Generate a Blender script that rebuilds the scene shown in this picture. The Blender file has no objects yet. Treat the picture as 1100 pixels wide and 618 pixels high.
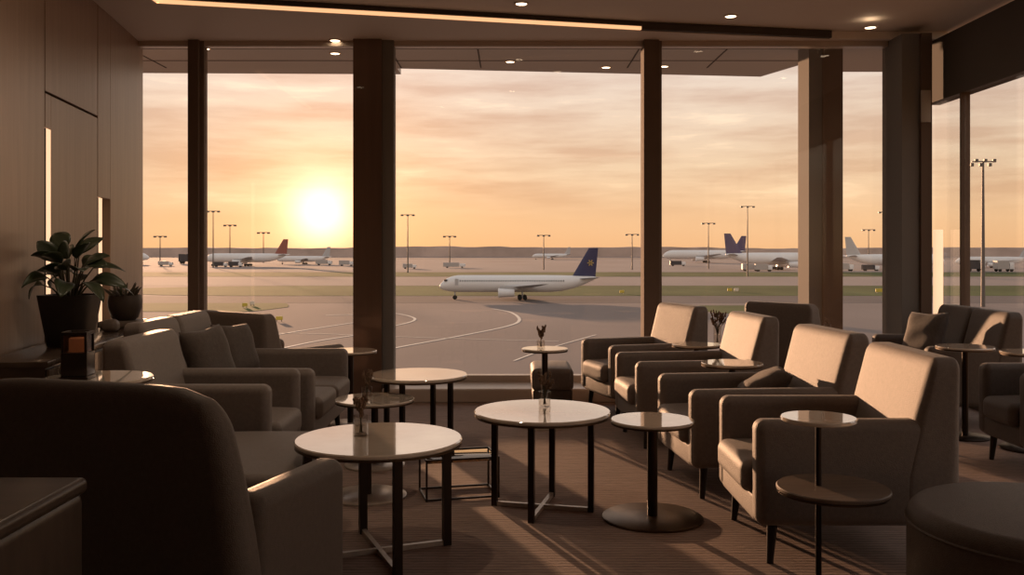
import bpy, bmesh, math, random
from mathutils import Vector, Matrix, Euler
random.seed(7)
PI = math.pi
C = bpy.context.scene.collection
SC = bpy.context.scene
GZ = -10.5                 # apron level (the lounge is on an upper floor)
CZ = 3.33                  # ceiling height
WY = 8.8                   # window wall
EYE = 1.37

# ------------------------------------------------------------------ materials
def mat(name, col, rough=0.5, metal=0.0, bump=None, var=None, coat=0.0, sheen=0.0, emit=None, estr=0.0, ior=1.45, spec=0.5):
    m = bpy.data.materials.new(name); m.use_nodes = True
    nt = m.node_tree; b = nt.nodes['Principled BSDF']
    b.inputs['Base Color'].default_value = (*col, 1)
    b.inputs['Roughness'].default_value = rough
    b.inputs['Metallic'].default_value = metal
    b.inputs['Coat Weight'].default_value = coat
    b.inputs['Sheen Weight'].default_value = sheen
    b.inputs['IOR'].default_value = ior
    b.inputs['Specular IOR Level'].default_value = spec
    if emit:
        b.inputs['Emission Color'].default_value = (*emit, 1)
        b.inputs['Emission Strength'].default_value = estr
    tc = nt.nodes.new('ShaderNodeTexCoord')
    if var:
        sc, amt, stretch = var
        mp = nt.nodes.new('ShaderNodeMapping'); mp.inputs['Scale'].default_value = stretch
        nz = nt.nodes.new('ShaderNodeTexNoise'); nz.inputs['Scale'].default_value = sc; nz.inputs['Detail'].default_value = 5
        nt.links.new(tc.outputs['Object'], mp.inputs['Vector']); nt.links.new(mp.outputs['Vector'], nz.inputs['Vector'])
        rp = nt.nodes.new('ShaderNodeValToRGB')
        rp.color_ramp.elements[0].position = .3; rp.color_ramp.elements[1].position = .7
        rp.color_ramp.elements[0].color = (*[c * (1 - amt) for c in col], 1)
        rp.color_ramp.elements[1].color = (*[min(1, c * (1 + amt)) for c in col], 1)
        nt.links.new(nz.outputs['Fac'], rp.inputs['Fac']); nt.links.new(rp.outputs['Color'], b.inputs['Base Color'])
    if bump:
        sc, st = bump
        n2 = nt.nodes.new('ShaderNodeTexNoise'); n2.inputs['Scale'].default_value = sc; n2.inputs['Detail'].default_value = 3
        nt.links.new(tc.outputs['Object'], n2.inputs['Vector'])
        bp = nt.nodes.new('ShaderNodeBump'); bp.inputs['Strength'].default_value = st; bp.inputs['Distance'].default_value = .01
        nt.links.new(n2.outputs['Fac'], bp.inputs['Height']); nt.links.new(bp.outputs['Normal'], b.inputs['Normal'])
    return m

M = {}
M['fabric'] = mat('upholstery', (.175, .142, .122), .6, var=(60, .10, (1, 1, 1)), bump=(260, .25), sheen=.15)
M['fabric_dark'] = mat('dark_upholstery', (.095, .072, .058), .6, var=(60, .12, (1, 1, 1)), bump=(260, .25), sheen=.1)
M['pillow'] = mat('pillow_cloth', (.085, .066, .055), .75, var=(40, .15, (1, 1, 1)), bump=(150, .35), sheen=.2)
M['wood_leg'] = mat('dark_wood', (.018, .012, .009), .4, var=(30, .3, (1, 1, .1)))
M['stone_top'] = mat('polished_stone_top', (.74, .65, .55), .06, var=(14, .05, (1, 1, 1)), coat=1.0, ior=2.1)
M['rim'] = mat('bronze_rim', (.10, .065, .04), .35, .7)
M['metal_dark'] = mat('dark_bronze_metal', (.045, .032, .025), .35, .8)
M['base_metal'] = mat('brushed_base', (.46, .39, .33), .3, .25, var=(30, .1, (1, 1, 1)))
M['wall'] = mat('wall_panel', (.30, .215, .165), .36, var=(2.2, .10, (12, 12, .6)))
M['back_wall'] = mat('back_wall_dark_wood', (.05, .036, .028), .6, var=(2.2, .10, (12, 12, .6)))
M['wall_dark'] = mat('seam', (.012, .009, .007), .8)
M['credenza'] = mat('dark_stained_wood', (.075, .052, .038), .25, var=(5, .25, (1, 6, 1)), coat=.3)
M['tier_wood'] = mat('brown_wood_top', (.13, .09, .065), .5, var=(6, .2, (1, 8, 1)))
M['gloss_dark'] = mat('lacquered_dark_wood', (.055, .040, .031), .30, var=(5, .25, (1, 6, 1)))
M['ceiling'] = mat('ceiling_paint', (.68, .60, .53), .7)
M['slot'] = mat('dark_slot', (.06, .048, .04), .7)
M['mullion'] = mat('anodised_mullion', (.15, .112, .090), .85, spec=.15)
M['mullion_light'] = mat('light_bronze_cover', (.20, .16, .135), .85, spec=.15)
M['header_reflection'] = mat('dark_header_reflection', (.10, .088, .078), .85)
M['column'] = mat('column_cladding', (.17, .11, .08), .22, .3, var=(2, .08, (8, 8, .5)), coat=.4)
M['grey_col'] = mat('grey_column', (.20, .19, .18), .85, spec=.15)
M['sill'] = mat('sill_metal', (.52, .44, .38), .3, .1)
M['soffit'] = mat('outdoor_soffit', (.42, .40, .385), .5)
M['pot'] = mat('dark_pot', (.030, .024, .021), .5, var=(12, .2, (1, 1, 1)))
M['pot2'] = mat('round_pot', (.05, .038, .031), .5, var=(12, .2, (1, 1, 1)))
M['soil'] = mat('soil', (.02, .014, .01), .9, bump=(60, .6))
M['leaf'] = mat('leaf', (.040, .055, .028), .35, var=(8, .25, (1, 1, 1)))
M['stem'] = mat('stem', (.05, .045, .025), .6)
M['succ'] = mat('succulent', (.075, .065, .045), .5, var=(8, .25, (1, 1, 1)))
M['tray'] = mat('stone_tray', (.17, .14, .115), .5, var=(20, .15, (1, 1, 1)))
M['dried'] = mat('dried_flowers', (.16, .10, .065), .85, var=(40, .3, (1, 1, 1)))
M['lantern'] = mat('lantern_frame', (.045, .032, .026), .35, .6)
M['candle'] = mat('candle_wax', (.62, .36, .22), .5, emit=(1, .42, .2), estr=.10)
M['plate'] = mat('grey_plate', (.42, .41, .40), .5)
M['lamp'] = mat('warm_lamp', (1, .9, .75), .5, emit=(1, .74, .48), estr=6)
M['led'] = mat('warm_led', (1, .8, .6), .5, emit=(1, .52, .25), estr=1.0)
M['strip'] = mat('wall_strip_light', (1, .8, .6), .5, emit=(1, .62, .37), estr=.95)
M['asphalt'] = mat('apron', (.235, .195, .180), .95, spec=.15, var=(.03, .16, (1, .35, 1)))
M['concrete'] = mat('pale_apron', (.30, .25, .23), .95, spec=.15, var=(.02, .10, (1, .3, 1)))
M['tarmac'] = mat('dark_tarmac', (.155, .132, .125), .95, spec=.15, var=(.03, .18, (1, .3, 1)))
M['grass'] = mat('grass', (.105, .120, .050), .95, spec=.1, var=(.06, .22, (1, .4, 1)))
M['paint'] = mat('line_paint', (.75, .66, .56), .6)
M['hill'] = mat('hazed_trees', (.42, .31, .255), .95, var=(.02, .25, (1, 1, 1)))  # haze put into the colour, paler than the trees themselves
M['white'] = mat('aircraft_white', (.80, .80, .80), .3)
M['wing'] = mat('aircraft_grey', (.48, .48, .49), .35)
M['navy'] = mat('navy_paint', (.030, .034, .105), .35)
M['redtail'] = mat('red_brown_paint', (.33, .12, .09), .4)
M['violet'] = mat('violet_paint', (.10, .08, .16), .4)
M['gold'] = mat('gold_paint', (.45, .33, .12), .4)
M['dark_win'] = mat('dark_glass', (.03, .03, .035), .1)
M['tyre'] = mat('tyre', (.02, .02, .02), .8)
M['mast'] = mat('mast_steel', (.16, .14, .13), .5, .4)
M['yellow'] = mat('yellow_paint', (.65, .50, .08), .5)
M['truck'] = mat('truck_grey', (.45, .42, .40), .5)
M['truck_dark'] = mat('truck_dark', (.06, .055, .06), .5)

def glass(name, tint, f=1.0, ior=1.45):
    m = bpy.data.materials.new(name); m.use_nodes = True; nt = m.node_tree
    nt.nodes.clear()
    o = nt.nodes.new('ShaderNodeOutputMaterial'); mx = nt.nodes.new('ShaderNodeMixShader')
    t = nt.nodes.new('ShaderNodeBsdfTransparent'); t.inputs['Color'].default_value = (*tint, 1)
    g = nt.nodes.new('ShaderNodeBsdfGlossy'); g.inputs['Roughness'].default_value = .01
    lw = nt.nodes.new('ShaderNodeLayerWeight'); lw.inputs['Blend'].default_value = .5
    pw = nt.nodes.new('ShaderNodeMath'); pw.operation = 'POWER'; pw.inputs[1].default_value = 5; nt.links.new(lw.outputs['Facing'], pw.inputs[0])
    fr = nt.nodes.new('ShaderNodeMath'); fr.operation = 'MULTIPLY_ADD'; fr.inputs[1].default_value = .9; fr.inputs[2].default_value = ((ior - 1) / (ior + 1)) ** 2; nt.links.new(pw.outputs[0], fr.inputs[0])
    ml = nt.nodes.new('ShaderNodeMath'); ml.operation = 'MULTIPLY'; ml.inputs[1].default_value = f
    nt.links.new(fr.outputs[0], ml.inputs[0]); nt.links.new(ml.outputs[0], mx.inputs[0])
    nt.links.new(t.outputs[0], mx.inputs[1]); nt.links.new(g.outputs[0], mx.inputs[2])
    nt.links.new(mx.outputs[0], o.inputs[0])
    return m
M['pane'] = glass('window_glass', (.985, .98, .975), .8)
M['vase'] = glass('vase_glass', (.95, .93, .91), 1.0)
M['water'] = glass('vase_water', (.96, .95, .93), 1.0, 1.2)
M['smoke'] = glass('smoked_glass', (.30, .23, .18), 1.0)
M['lantern_glass'] = glass('lantern_glass', (.62, .50, .42), .9)

# carpet : fine ribbed lines in bands
m = bpy.data.materials.new('carpet'); m.use_nodes = True; nt = m.node_tree; b = nt.nodes['Principled BSDF']
tc = nt.nodes.new('ShaderNodeTexCoord')
def noise(scale, stretch, detail=4):
    mp = nt.nodes.new('ShaderNodeMapping'); mp.inputs['Scale'].default_value = stretch
    n = nt.nodes.new('ShaderNodeTexNoise'); n.inputs['Scale'].default_value = scale; n.inputs['Detail'].default_value = detail
    nt.links.new(tc.outputs['Object'], mp.inputs[0]); nt.links.new(mp.outputs[0], n.inputs['Vector'])
    return n.outputs['Fac']
wv = nt.nodes.new('ShaderNodeTexWave'); wv.bands_direction = 'Y'; wv.inputs['Scale'].default_value = 9; wv.inputs['Distortion'].default_value = 2.5
wv.inputs['Detail'].default_value = 3; wv.inputs['Detail Scale'].default_value = 3
nt.links.new(tc.outputs['Object'], wv.inputs['Vector'])
n1 = noise(9, (.7, 12, 1)); n2 = noise(1.3, (1, 1, 1)); n3 = noise(420, (1, 1, 1))
def math_(op, a, bb):
    k = nt.nodes.new('ShaderNodeMath'); k.operation = op
    for i, v in ((0, a), (1, bb)):
        if isinstance(v, (int, float)): k.inputs[i].default_value = v
        else: nt.links.new(v, k.inputs[i])
    return k.outputs[0]
mixv = math_('ADD', math_('MULTIPLY', wv.outputs['Fac'], .18), math_('ADD', math_('MULTIPLY', n1, .55), math_('ADD', math_('MULTIPLY', n2, .22), math_('MULTIPLY', n3, .2))))
rp = nt.nodes.new('ShaderNodeValToRGB'); nt.links.new(mixv, rp.inputs[0])
rp.color_ramp.elements[0].position = .35; rp.color_ramp.elements[0].color = (.125, .082, .066, 1)
rp.color_ramp.elements[1].position = .78; rp.color_ramp.elements[1].color = (.40, .285, .235, 1)
nt.links.new(rp.outputs[0], b.inputs['Base Color']); b.inputs['Roughness'].default_value = .85
bp = nt.nodes.new('ShaderNodeBump'); bp.inputs['Strength'].default_value = .5; bp.inputs['Distance'].default_value = .006
nt.links.new(mixv, bp.inputs['Height']); nt.links.new(bp.outputs[0], b.inputs['Normal'])
M['carpet'] = m

# ------------------------------------------------------------------ mesh helpers
def obj(name, bm, m, parent=None, smooth=True, angle=40):
    bmesh.ops.recalc_face_normals(bm, faces=bm.faces[:])
    me = bpy.data.meshes.new(name); bm.to_mesh(me); bm.free()
    me.materials.append(m)
    if smooth:
        for p in me.polygons: p.use_smooth = True
        try: me.set_sharp_from_angle(angle=math.radians(angle))
        except Exception: pass
    o = bpy.data.objects.new(name, me); C.objects.link(o)
    if parent: o.parent = parent
    return o
def thing(name, label, cat, loc=(0, 0, 0), rz=0, group=None, scale=1):
    o = bpy.data.objects.new(name, None); C.objects.link(o); o.empty_display_size = .1
    o.location = loc; o.rotation_euler = (0, 0, rz); o.scale = (scale,) * 3
    o['label'] = label; o['category'] = cat
    if group: o['group'] = group
    return o
def struct(name, bm, m, parent=None, smooth=False):
    o = obj(name, bm, m, parent, smooth)
    if not parent: o['kind'] = 'structure'
    return o
def dup(root, label, loc, rz=0, group=None):
    r = root.copy(); C.objects.link(r); r.location = loc; r.rotation_euler = (0, 0, rz); r['label'] = label
    if group: r['group'] = group
    for ch in list(root.children):
        c = ch.copy(); C.objects.link(c); c.parent = r
        for g in list(ch.children):
            d = g.copy(); C.objects.link(d); d.parent = c
    return r
def box(bm, x0, x1, y0, y1, z0, z1, mx=None):
    vs = [bm.verts.new(p) for p in ((x0, y0, z0), (x1, y0, z0), (x1, y1, z0), (x0, y1, z0), (x0, y0, z1), (x1, y0, z1), (x1, y1, z1), (x0, y1, z1))]
    if mx:
        for v in vs: v.co = mx @ v.co
    for f in ((3, 2, 1, 0), (4, 5, 6, 7), (0, 1, 5, 4), (1, 2, 6, 5), (2, 3, 7, 6), (3, 0, 4, 7)):
        bm.faces.new([vs[i] for i in f])
    return bm
def B(*a):
    return box(bmesh.new(), *a)
def bevbox(x0, x1, y0, y1, z0, z1, r=.01, seg=2):
    bm = B(x0, x1, y0, y1, z0, z1)
    bmesh.ops.bevel(bm, geom=bm.edges[:], offset=r, segments=seg, affect='EDGES', profile=.5)
    return bm
def prism(bm, pts, z0, z1):
    lo = [bm.verts.new((x, y, z0)) for x, y in pts]; hi = [bm.verts.new((x, y, z1)) for x, y in pts]
    n = len(pts)
    bm.faces.new(lo[::-1]); bm.faces.new(hi)
    for i in range(n): bm.faces.new([lo[i], lo[(i + 1) % n], hi[(i + 1) % n], hi[i]])
    return bm
def rbox(x0, x1, y0, y1, z0, z1, r, fn=None, crown=0, k=4, m=6, top_only=True):
    """box with softly rounded edges made of a graded grid; fn deforms each vertex"""
    h = [(x1 - x0) / 2, (y1 - y0) / 2, (z1 - z0) / 2]; c = Vector(((x0 + x1) / 2, (y0 + y1) / 2, (z0 + z1) / 2))
    r = min(r, min(h) * .999)
    ax = []
    for hh in h:
        inn = hh - r
        l = [-inn - r * math.tan((PI / 4) * (1 - i / k)) for i in range(k)]
        l += [-inn + 2 * inn * i / m for i in range(m + 1)]
        l += [inn + r * math.tan((PI / 4) * ((i + 1) / k)) for i in range(k)]
        ax.append(l)
    bm = bmesh.new(); cache = {}
    def V(p):
        key = tuple(round(q, 5) for q in p)
        if key in cache: return cache[key]
        inn = Vector([max(-(h[i] - r), min(h[i] - r, p[i])) for i in range(3)])
        d = Vector(p) - inn
        q = inn + d.normalized() * r if d.length > 1e-9 else Vector(p)
        if crown:
            w = max(0, 1 - (q.x / h[0]) ** 2) * max(0, 1 - (q.y / h[1]) ** 2)
            if q.z > 0: q.z += crown * w
            elif not top_only: q.z -= crown * w
        q = q + c
        if fn: q = Vector(fn(q))
        v = bm.verts.new(q); cache[key] = v; return v
    for a in range(3):
        u, w = (a + 1) % 3, (a + 2) % 3
        for s in (-1, 1):
            for i in range(len(ax[u]) - 1):
                for j in range(len(ax[w]) - 1):
                    quad = []
                    for (ii, jj) in ((i, j), (i + 1, j), (i + 1, j + 1), (i, j + 1)):
                        p = [0, 0, 0]; p[a] = s * h[a]; p[u] = ax[u][ii]; p[w] = ax[w][jj]
                        quad.append(V(p))
                    if len(set(quad)) == 4:
                        bm.faces.new(quad if s > 0 else quad[::-1])
    return bm
def lathe(bm, prof, n=48, c=(0, 0, 0), mx=None):
    rings = []
    for (r, z) in prof:
        if r < 1e-6:
            rings.append([bm.verts.new((c[0], c[1], c[2] + z))])
        else:
            rings.append([bm.verts.new((c[0] + r * math.cos(2 * PI * i / n), c[1] + r * math.sin(2 * PI * i / n), c[2] + z)) for i in range(n)])
    for a, b_ in zip(rings, rings[1:]):
        for i in range(n):
            j = (i + 1) % n
            if len(a) == 1 and len(b_) == 1: continue
            if len(a) == 1: bm.faces.new([a[0], b_[i], b_[j]])
            elif len(b_) == 1: bm.faces.new([a[i], a[j], b_[0]])
            else: bm.faces.new([a[i], a[j], b_[j], b_[i]])
    if mx:
        for rg in rings:
            for v in rg: v.co = mx @ v.co
    return bm
def L(prof, **kw):
    return lathe(bmesh.new(), prof, **kw)
def disc_prof(r, z0, z1, b_=.004):
    return [(0, z0), (r - b_, z0), (r, z0 + b_), (r, z1 - b_), (r - b_, z1), (0, z1)]
def tube(bm, pts, rad, n=8):
    pts = [Vector(p) for p in pts]; rings = []
    for i, p in enumerate(pts):
        d = (pts[min(i + 1, len(pts) - 1)] - pts[max(i - 1, 0)]).normalized()
        a = d.cross(Vector((0, 0, 1))); a = a.normalized() if a.length > 1e-4 else Vector((1, 0, 0))
        b_ = d.cross(a).normalized(); r = rad[i] if isinstance(rad, (list, tuple)) else rad
        rings.append([bm.verts.new(p + (a * math.cos(2 * PI * k / n) + b_ * math.sin(2 * PI * k / n)) * r) for k in range(n)])
    for a, b_ in zip(rings, rings[1:]):
        for k in range(n): bm.faces.new([a[k], a[(k + 1) % n], b_[(k + 1) % n], b_[k]])
    bm.faces.new(rings[0][::-1]); bm.faces.new(rings[-1])
    return bm
def bar(bm, p, q, w, h):
    """square bar from p to q"""
    p, q = Vector(p), Vector(q); d = q - p; ln = d.length
    rot = d.to_track_quat('X', 'Z').to_matrix().to_4x4()
    return box(bm, 0, ln, -w / 2, w / 2, -h / 2, h / 2, Matrix.Translation(p) @ rot)

# ------------------------------------------------------------------ the room
struct('floor', B(-4.2, 4.1, -2.2, WY + .1, -.25, 0), M['carpet'])
wallx = lambda y: -2.195 - .15 * y
def wall_piece(bm, y0, y1, z0, z1, off=0.0, th=.06):
    pts = [(wallx(y0) - off, y0), (wallx(y1) - off, y1), (wallx(y1) - off - th, y1), (wallx(y0) - off - th, y0)]
    prism(bm, pts, z0, z1)
bm = bmesh.new(); wall_piece(bm, -2.2, 8.5, 0, CZ, off=.17, th=.25); 
wl = struct('wall_left', bm, M['wall_dark'])
g = .006
for (y0, y1, z0, z1) in ((-2.2, 1.6, 0, CZ), (1.6 + g, 4.0, 0, CZ), (4.0 + g, 6.24 - g, 0, CZ), (6.36, 7.44 - g, 0, 2.42), (6.24 + g, 6.36, 0, .55), (6.24 + g, 6.36, 2.19, 2.42),
                         (6.24 + g, 7.44 - g, 2.436, CZ), (7.44 + g, 7.80, 0, .70), (7.44 + g, 7.80, 1.79, CZ), (7.80, 8.5, 0, CZ)):
    bm = bmesh.new(); wall_piece(bm, y0, y1, z0, z1, th=.168)
    bmesh.ops.bevel(bm, geom=bm.edges[:], offset=.003, segments=1, affect='EDGES')
    p = obj('wall_panel', bm, M['wall'], wl, smooth=False)
bm = bmesh.new(); wall_piece(bm, 8.5, WY + .12, 0, CZ, off=.004, th=.40)
struct('trim_1', bm, M['wall'])
# light strips in the wall
def strip(label, y0, y1, z0, z1, off, th):
    t = thing('strip_light', label, 'light', (wallx((y0 + y1) / 2) - off, (y0 + y1) / 2, z0))
    inv = Matrix.Translation(-Vector(t.location))
    bm = bmesh.new(); wall_piece(bm, y0, y1, z0, z1, off, th); bm.transform(inv); obj('diffuser', bm, M['strip'], t, smooth=False)
    bm = bmesh.new(); wall_piece(bm, y0 - .012, y0, z0, z1, off, th); bm.transform(inv); obj('side_rail', bm, M['metal_dark'], t, smooth=False)
strip('tall slim lit strip in the panelled wall above the large leafy plant', 6.262, 6.352, .56, 2.185, .0, .08)
strip('short lit strip in the wall recess behind the small round pot', 7.462, 7.56, .71, 1.785, .0, .08)

struct('wall_back', B(-4.2, 4.1, -2.4, -2.2, 0, CZ), M['back_wall'])
# ceiling: upper tray and the lower perimeter slab whose edge carries the light line
struct('ceiling', B(-4.2, 4.1, -2.2, WY + .12, CZ + .07, CZ + .3), M['ceiling'])
P0, P1, P2 = (-2.83, 7.42), (1.15, 8.33), (2.95, 8.66)
bm = bmesh.new()
prism(bm, [P0, P1, P2, (4.05, 8.66), (4.05, WY + .11), (-4.1, WY + .11), (-4.1, -2.1), (-2.83, -2.1)], CZ, CZ + .069)
struct('trim_2', bm, M['ceiling'])
t = thing('ceiling_light_line', 'long thin warm light line recessed along the ceiling edge', 'light', (0, 0, CZ))
def edgebox(p, q, w, z0, z1, shift=0):
    d = (Vector(q) - Vector(p)).normalized(); n = Vector((d.y, -d.x))
    a, b_ = Vector(p) + n * shift, Vector(q) + n * shift
    bm = bmesh.new(); prism(bm, [a, b_, b_ + n * w, a + n * w], z0, z1); return bm
obj('long_diffuser', edgebox(P0, P1, .027, .003, .03), M['led'], t, smooth=False)
obj('return_diffuser', B(-2.83, -2.808, 4.6, 7.41, .003, .03), M['led'], t, smooth=False)
bm = edgebox(P0, P1, .03, .03, .068, .024); obj('recess_channel', bm, M['slot'], t, smooth=False)
t = thing('ceiling_slot', 'dark slim air slot in the ceiling right of the light line', 'vent', (0, 0, CZ))
bm = edgebox(P1, P2, .05, .0, .066, .0); obj('slot_channel', bm, M['slot'], t, smooth=False)
bm = edgebox(P1, P2, .012, -.006, .03, -.012); obj('slot_lip', bm, M['ceiling'], t, smooth=False)
def downlight(px, py, z, label, group='round ceiling downlights'):
    Y = (z - EYE) * 1000 / (268 - py); X = (px - 550) * Y / 1000
    t = thing('downlight', label, 'light', (X, Y, z), 0, group)
    obj('trim_ring', L([(.045, -.001), (.062, -.001), (.062, -.008), (.05, -.010), (.045, -.006), (.045, -.001)], n=28), M['ceiling'], t)
    obj('lamp_lens', L([(0, -.007), (.044, -.007), (.044, -.001), (0, -.001)], n=24), M['lamp'], t)
downlight(560, 3.5, CZ + .07, 'small round downlight at the top edge of the photo, near the middle')
downlight(785, 17, CZ + .07, 'small round downlight above the right windows, past the end of the light line')
downlight(935, 29, CZ, 'rightmost round downlight, near the glass side wall')
downlight(360, 43, CZ, 'upper of the two downlights above the sun')

def add_fill_lamp(x, y, z, e):
    l = bpy.data.lights.new('fill_lamp', 'SPOT'); l.energy = e; l.color = (1, .76, .54); l.spot_size = math.radians(150); l.spot_blend = 1; l.shadow_soft_size = .06
    o = bpy.data.objects.new('fill_lamp', l); C.objects.link(o); o.location = (x, y, z - .03)
ROOM = [(-1.9, 5.7), (0.0, 5.7), (1.9, 5.7), (-1.0, 4.4), (.52, 7.0), (3.2, 6.6)]  # unseen downlights, added to give the seating area fill light
for i, (x, y) in enumerate(ROOM):
    Yr = y; px = 550 + 1000 * x / Yr; py = 268 - 1000 * (CZ + .07 - EYE) / Yr
    downlight(px, py, CZ + .07, 'added round fill downlight in the ceiling above the seats, out of view', 'added fill downlights above the seats')
    add_fill_lamp(x, y, CZ + .07, 32 if x < -.5 else 4)
# outside soffit and its lights
bm = bmesh.new()
SZ = 3.42
prism(bm, [(-7, 10.75), (-1.3, 10.9), (-1.3, 10.55), (2.95, 11.05), (3.25, 10.2), (3.6, 10.2), (3.6, 10.75), (9, 10.75), (9, WY + .13), (-7, WY + .13)], SZ, SZ + .35)
struct('trim_3', bm, M['soffit'])
bm = bmesh.new()
for y in (9.5, 10.1): box(bm, -7, 3.2, y - .008, y + .008, SZ - .004, SZ)
for x in (-3.9, -1.25, -.35, 1.3, 2.2): box(bm, x - .008, x + .008, WY + .14, 10.5, SZ - .004, SZ)
struct('trim_4', bm, M['slot'])
for px, py, lb in ((220, 52, 'round soffit light outside at the top of the left mullion'), (360, 57, 'round soffit light above the sun, lower of the pair'),
                   (411, 54, 'round soffit light outside above the bronze column'), (548, 66, 'left of two soffit lights above the wide middle window'),
                   (651, 72, 'right of two soffit lights above the wide middle window'), (713, 71, 'round soffit light just right of the middle mullion')):
    downlight(px, py, SZ, lb, 'soffit lights outside the glass')

# mullions, columns, panes
def X(px, y=WY): return (px - 550) * y / 1000
tn = 5
def trim(bm, m, smooth=False):
    global tn
    o = struct('trim_%d' % tn, bm, m, smooth=smooth); tn += 1; return o
def mullion(p0, p1):
    bm = bmesh.new()
    a, b_ = X(p0), X(p1)
    box(bm, a, b_, WY - .11, WY + .11, .0, CZ)
    trim(bm, M['mullion'])
    bm = bmesh.new(); box(bm, b_ + .001, b_ + .035, WY - .05, WY + .05, .2, CZ); trim(bm, M['mullion_light'])
mullion(206, 217); mullion(690, 706)
struct('trim_%d' % tn, B(X(382), X(412), WY - .14, WY + .14, 0, CZ), M['column']); tn += 1
trim(B(X(412) + .001, X(424), WY - .08, WY + .08, 0, CZ), M['grey_col'])
# corner column in front of the side glass, exterior grey column
trim(B(3.54, 3.70, 8.45, WY + .1, 0, CZ), M['grey_col'])
trim(B(3.701, 3.80, 8.42, WY + .1, 0, CZ), M['mullion'])
trim(B(2.95, 3.08, 9.25, 9.6, GZ, SZ), M['grey_col'])
trim(B(3.081, 3.27, 9.20, 9.62, GZ, SZ), M['mullion'])
# bottom rails and head rails
for a, b_ in ((-3.75, X(206)), (X(217) + .036, X(382) - .001), (X(424) + .001, X(690)), (X(706) + .036, 3.535)):
    bm = bmesh.new(); box(bm, a, b_, WY - .05, WY + .05, .0, .185); box(bm, a, b_, WY - .05, WY + .05, CZ - .05, CZ); trim(bm, M['sill'])
wn = 1
for a, b_ in ((-3.72, X(206) - .001), (X(217) + .037, X(382) - .002), (X(424) + .002, X(690) - .001), (X(706) + .037, 3.534), (3.81, 3.94)):
    struct('window_%d' % wn, B(a, b_, WY - .006, WY + .006, .186 if b_ < 3.6 else 0, CZ - .051 if b_ < 3.6 else CZ - .002), M['pane']); wn += 1
# low ledge along the middle window
trim(bevbox(X(424) - .05, 1.30, 8.30, 8.745, 0, .125, .012), M['sill'])
# side glass wall
SX = 3.95
trim(B(SX, SX + .14, -2.2, WY + .1, 2.75, CZ), M['header_reflection'])  # solid dark beam stands in for the ceiling's reflection in the upper glass
trim(B(SX, SX + .10, -2.2, WY - .02, 0, .06), M['mullion'])
ys = [WY - .02, 8.2, 5.9, 3.6, 1.3, -1.0, -2.2]
for y in ys[1:-1]: trim(B(SX, SX + .08, y - .012, y + .012, .06, 2.75), M['mullion'])
for a, b_ in zip(ys, ys[1:]):
    struct('window_%d' % wn, B(SX + .03, SX + .042, b_ + .013, a - .013, .061, 2.749), M['pane']); wn += 1
# reflection of the left wall strip built as a glowing box, small plate on the column
t = thing('strip_reflection', 'slim glowing box standing in for a wall strip reflection beside the right corner column', 'light', (3.90, 8.52, .35))
obj('diffuser', bevbox(-.035, .035, -.03, .03, .02, 1.20, .006), M['strip'], t)
obj('bracket', bevbox(-.045, .045, -.02, .04, -.35, .02, .004), M['metal_dark'], t)  # added foot under the reflection box
t = thing('wall_plate', 'small pale grey plate high on the right corner column', 'plate', (3.745, 8.42, 2.52))
obj('plate', bevbox(-.05, .04, -.014, -.001, 0, .29, .004), M['plate'], t)

# ------------------------------------------------------------------ seating
def chair(name, label, cat, loc, rz, W=.76, D=.92, arm=.63, back=.90, seat=.43, n=1, fab='fabric', group=None, arm_th=.125, leg_z=.17, rear_r=.055, back_side=0.0):
    t = thing(name, label, cat, loc, rz, group)
    f = M[fab]; x0, x1 = -D / 2, D / 2; hw = W / 2
    lean = lambda q: ((q.x - .14 * max(0, (q.z - .38) / (back - .38)) * ((q.x - x0) / .265), q.y, q.z))
    obj('base', rbox(x0 + .08, x1 - .04, -hw + arm_th * .6, hw - arm_th * .6, leg_z, .30, .025, m=2), f, t)
    iw = W - 2 * arm_th
    for i in range(n):
        a = -iw / 2 + iw * i / n; b_ = -iw / 2 + iw * (i + 1) / n
        obj('seat_cushion', rbox(x0 + .19, x1, a + .004, b_ - .004, .285, seat, .045, crown=.018), f, t)
        s = W / n
        a = -hw + s * i; b_ = a + s
        obj('backrest', rbox(x0, x0 + .265, a + (.003 if i else 0), b_ - (.003 if i < n - 1 else 0), leg_z + .01, back, rear_r, fn=lean, m=8), f, t)
    for s in (-1, 1):
        y0, y1 = sorted((s * hw, s * (hw - arm_th)))
        obj('armrest', rbox(x0 + .12, x1 - .035, y0 + (.004 if s < 0 else 0), y1 - (.004 if s > 0 else 0), leg_z, arm, .045, m=5), f, t)
    for sx in (-1, 1):
        for sy in (-1, 1):
            bm = bmesh.new(); px, py = (x0 + .12 if sx < 0 else x1 - .12), sy * (hw - .075)
            tube(bm, [(px + sx * .015, py + sy * .012, 0), (px, py, leg_z + .02)], [.015, .024], 12)
            obj('leg', bm, M['wood_leg'], t)
    return t
GR = 'armchairs facing left on the right side'
F = chair('armchair', 'nearest armchair on the right, sunlit back, behind the two-tier side table', 'armchair', (1.48, 4.39, 0), PI, W=.78, group=GR)
chair('armchair', 'second armchair from the front in the right row, dark cushion on its seat', 'armchair', (1.43, 5.49, 0), PI + .10, W=.79, D=1.05, arm=.60, group=GR)
Hc = chair('armchair', 'third armchair from the front in the right row, before the dried flower vase', 'armchair', (1.30, 6.74, 0), PI + .12, W=.72, D=1.05, arm=.60, group=GR)
chair('armchair', 'farthest armchair of the right row, beside the footstool under the middle mullion', 'armchair', (1.09, 7.86, 0), PI + .30, W=.72, D=.90, arm=.60, group=GR)
chair('armchair', 'armchair turned with its back to the room, in front of the grey outdoor column', 'armchair', (2.50, 7.92, 0), math.radians(38), W=.66, D=.84, back=.93, group='armchairs by the right windows')
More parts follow.
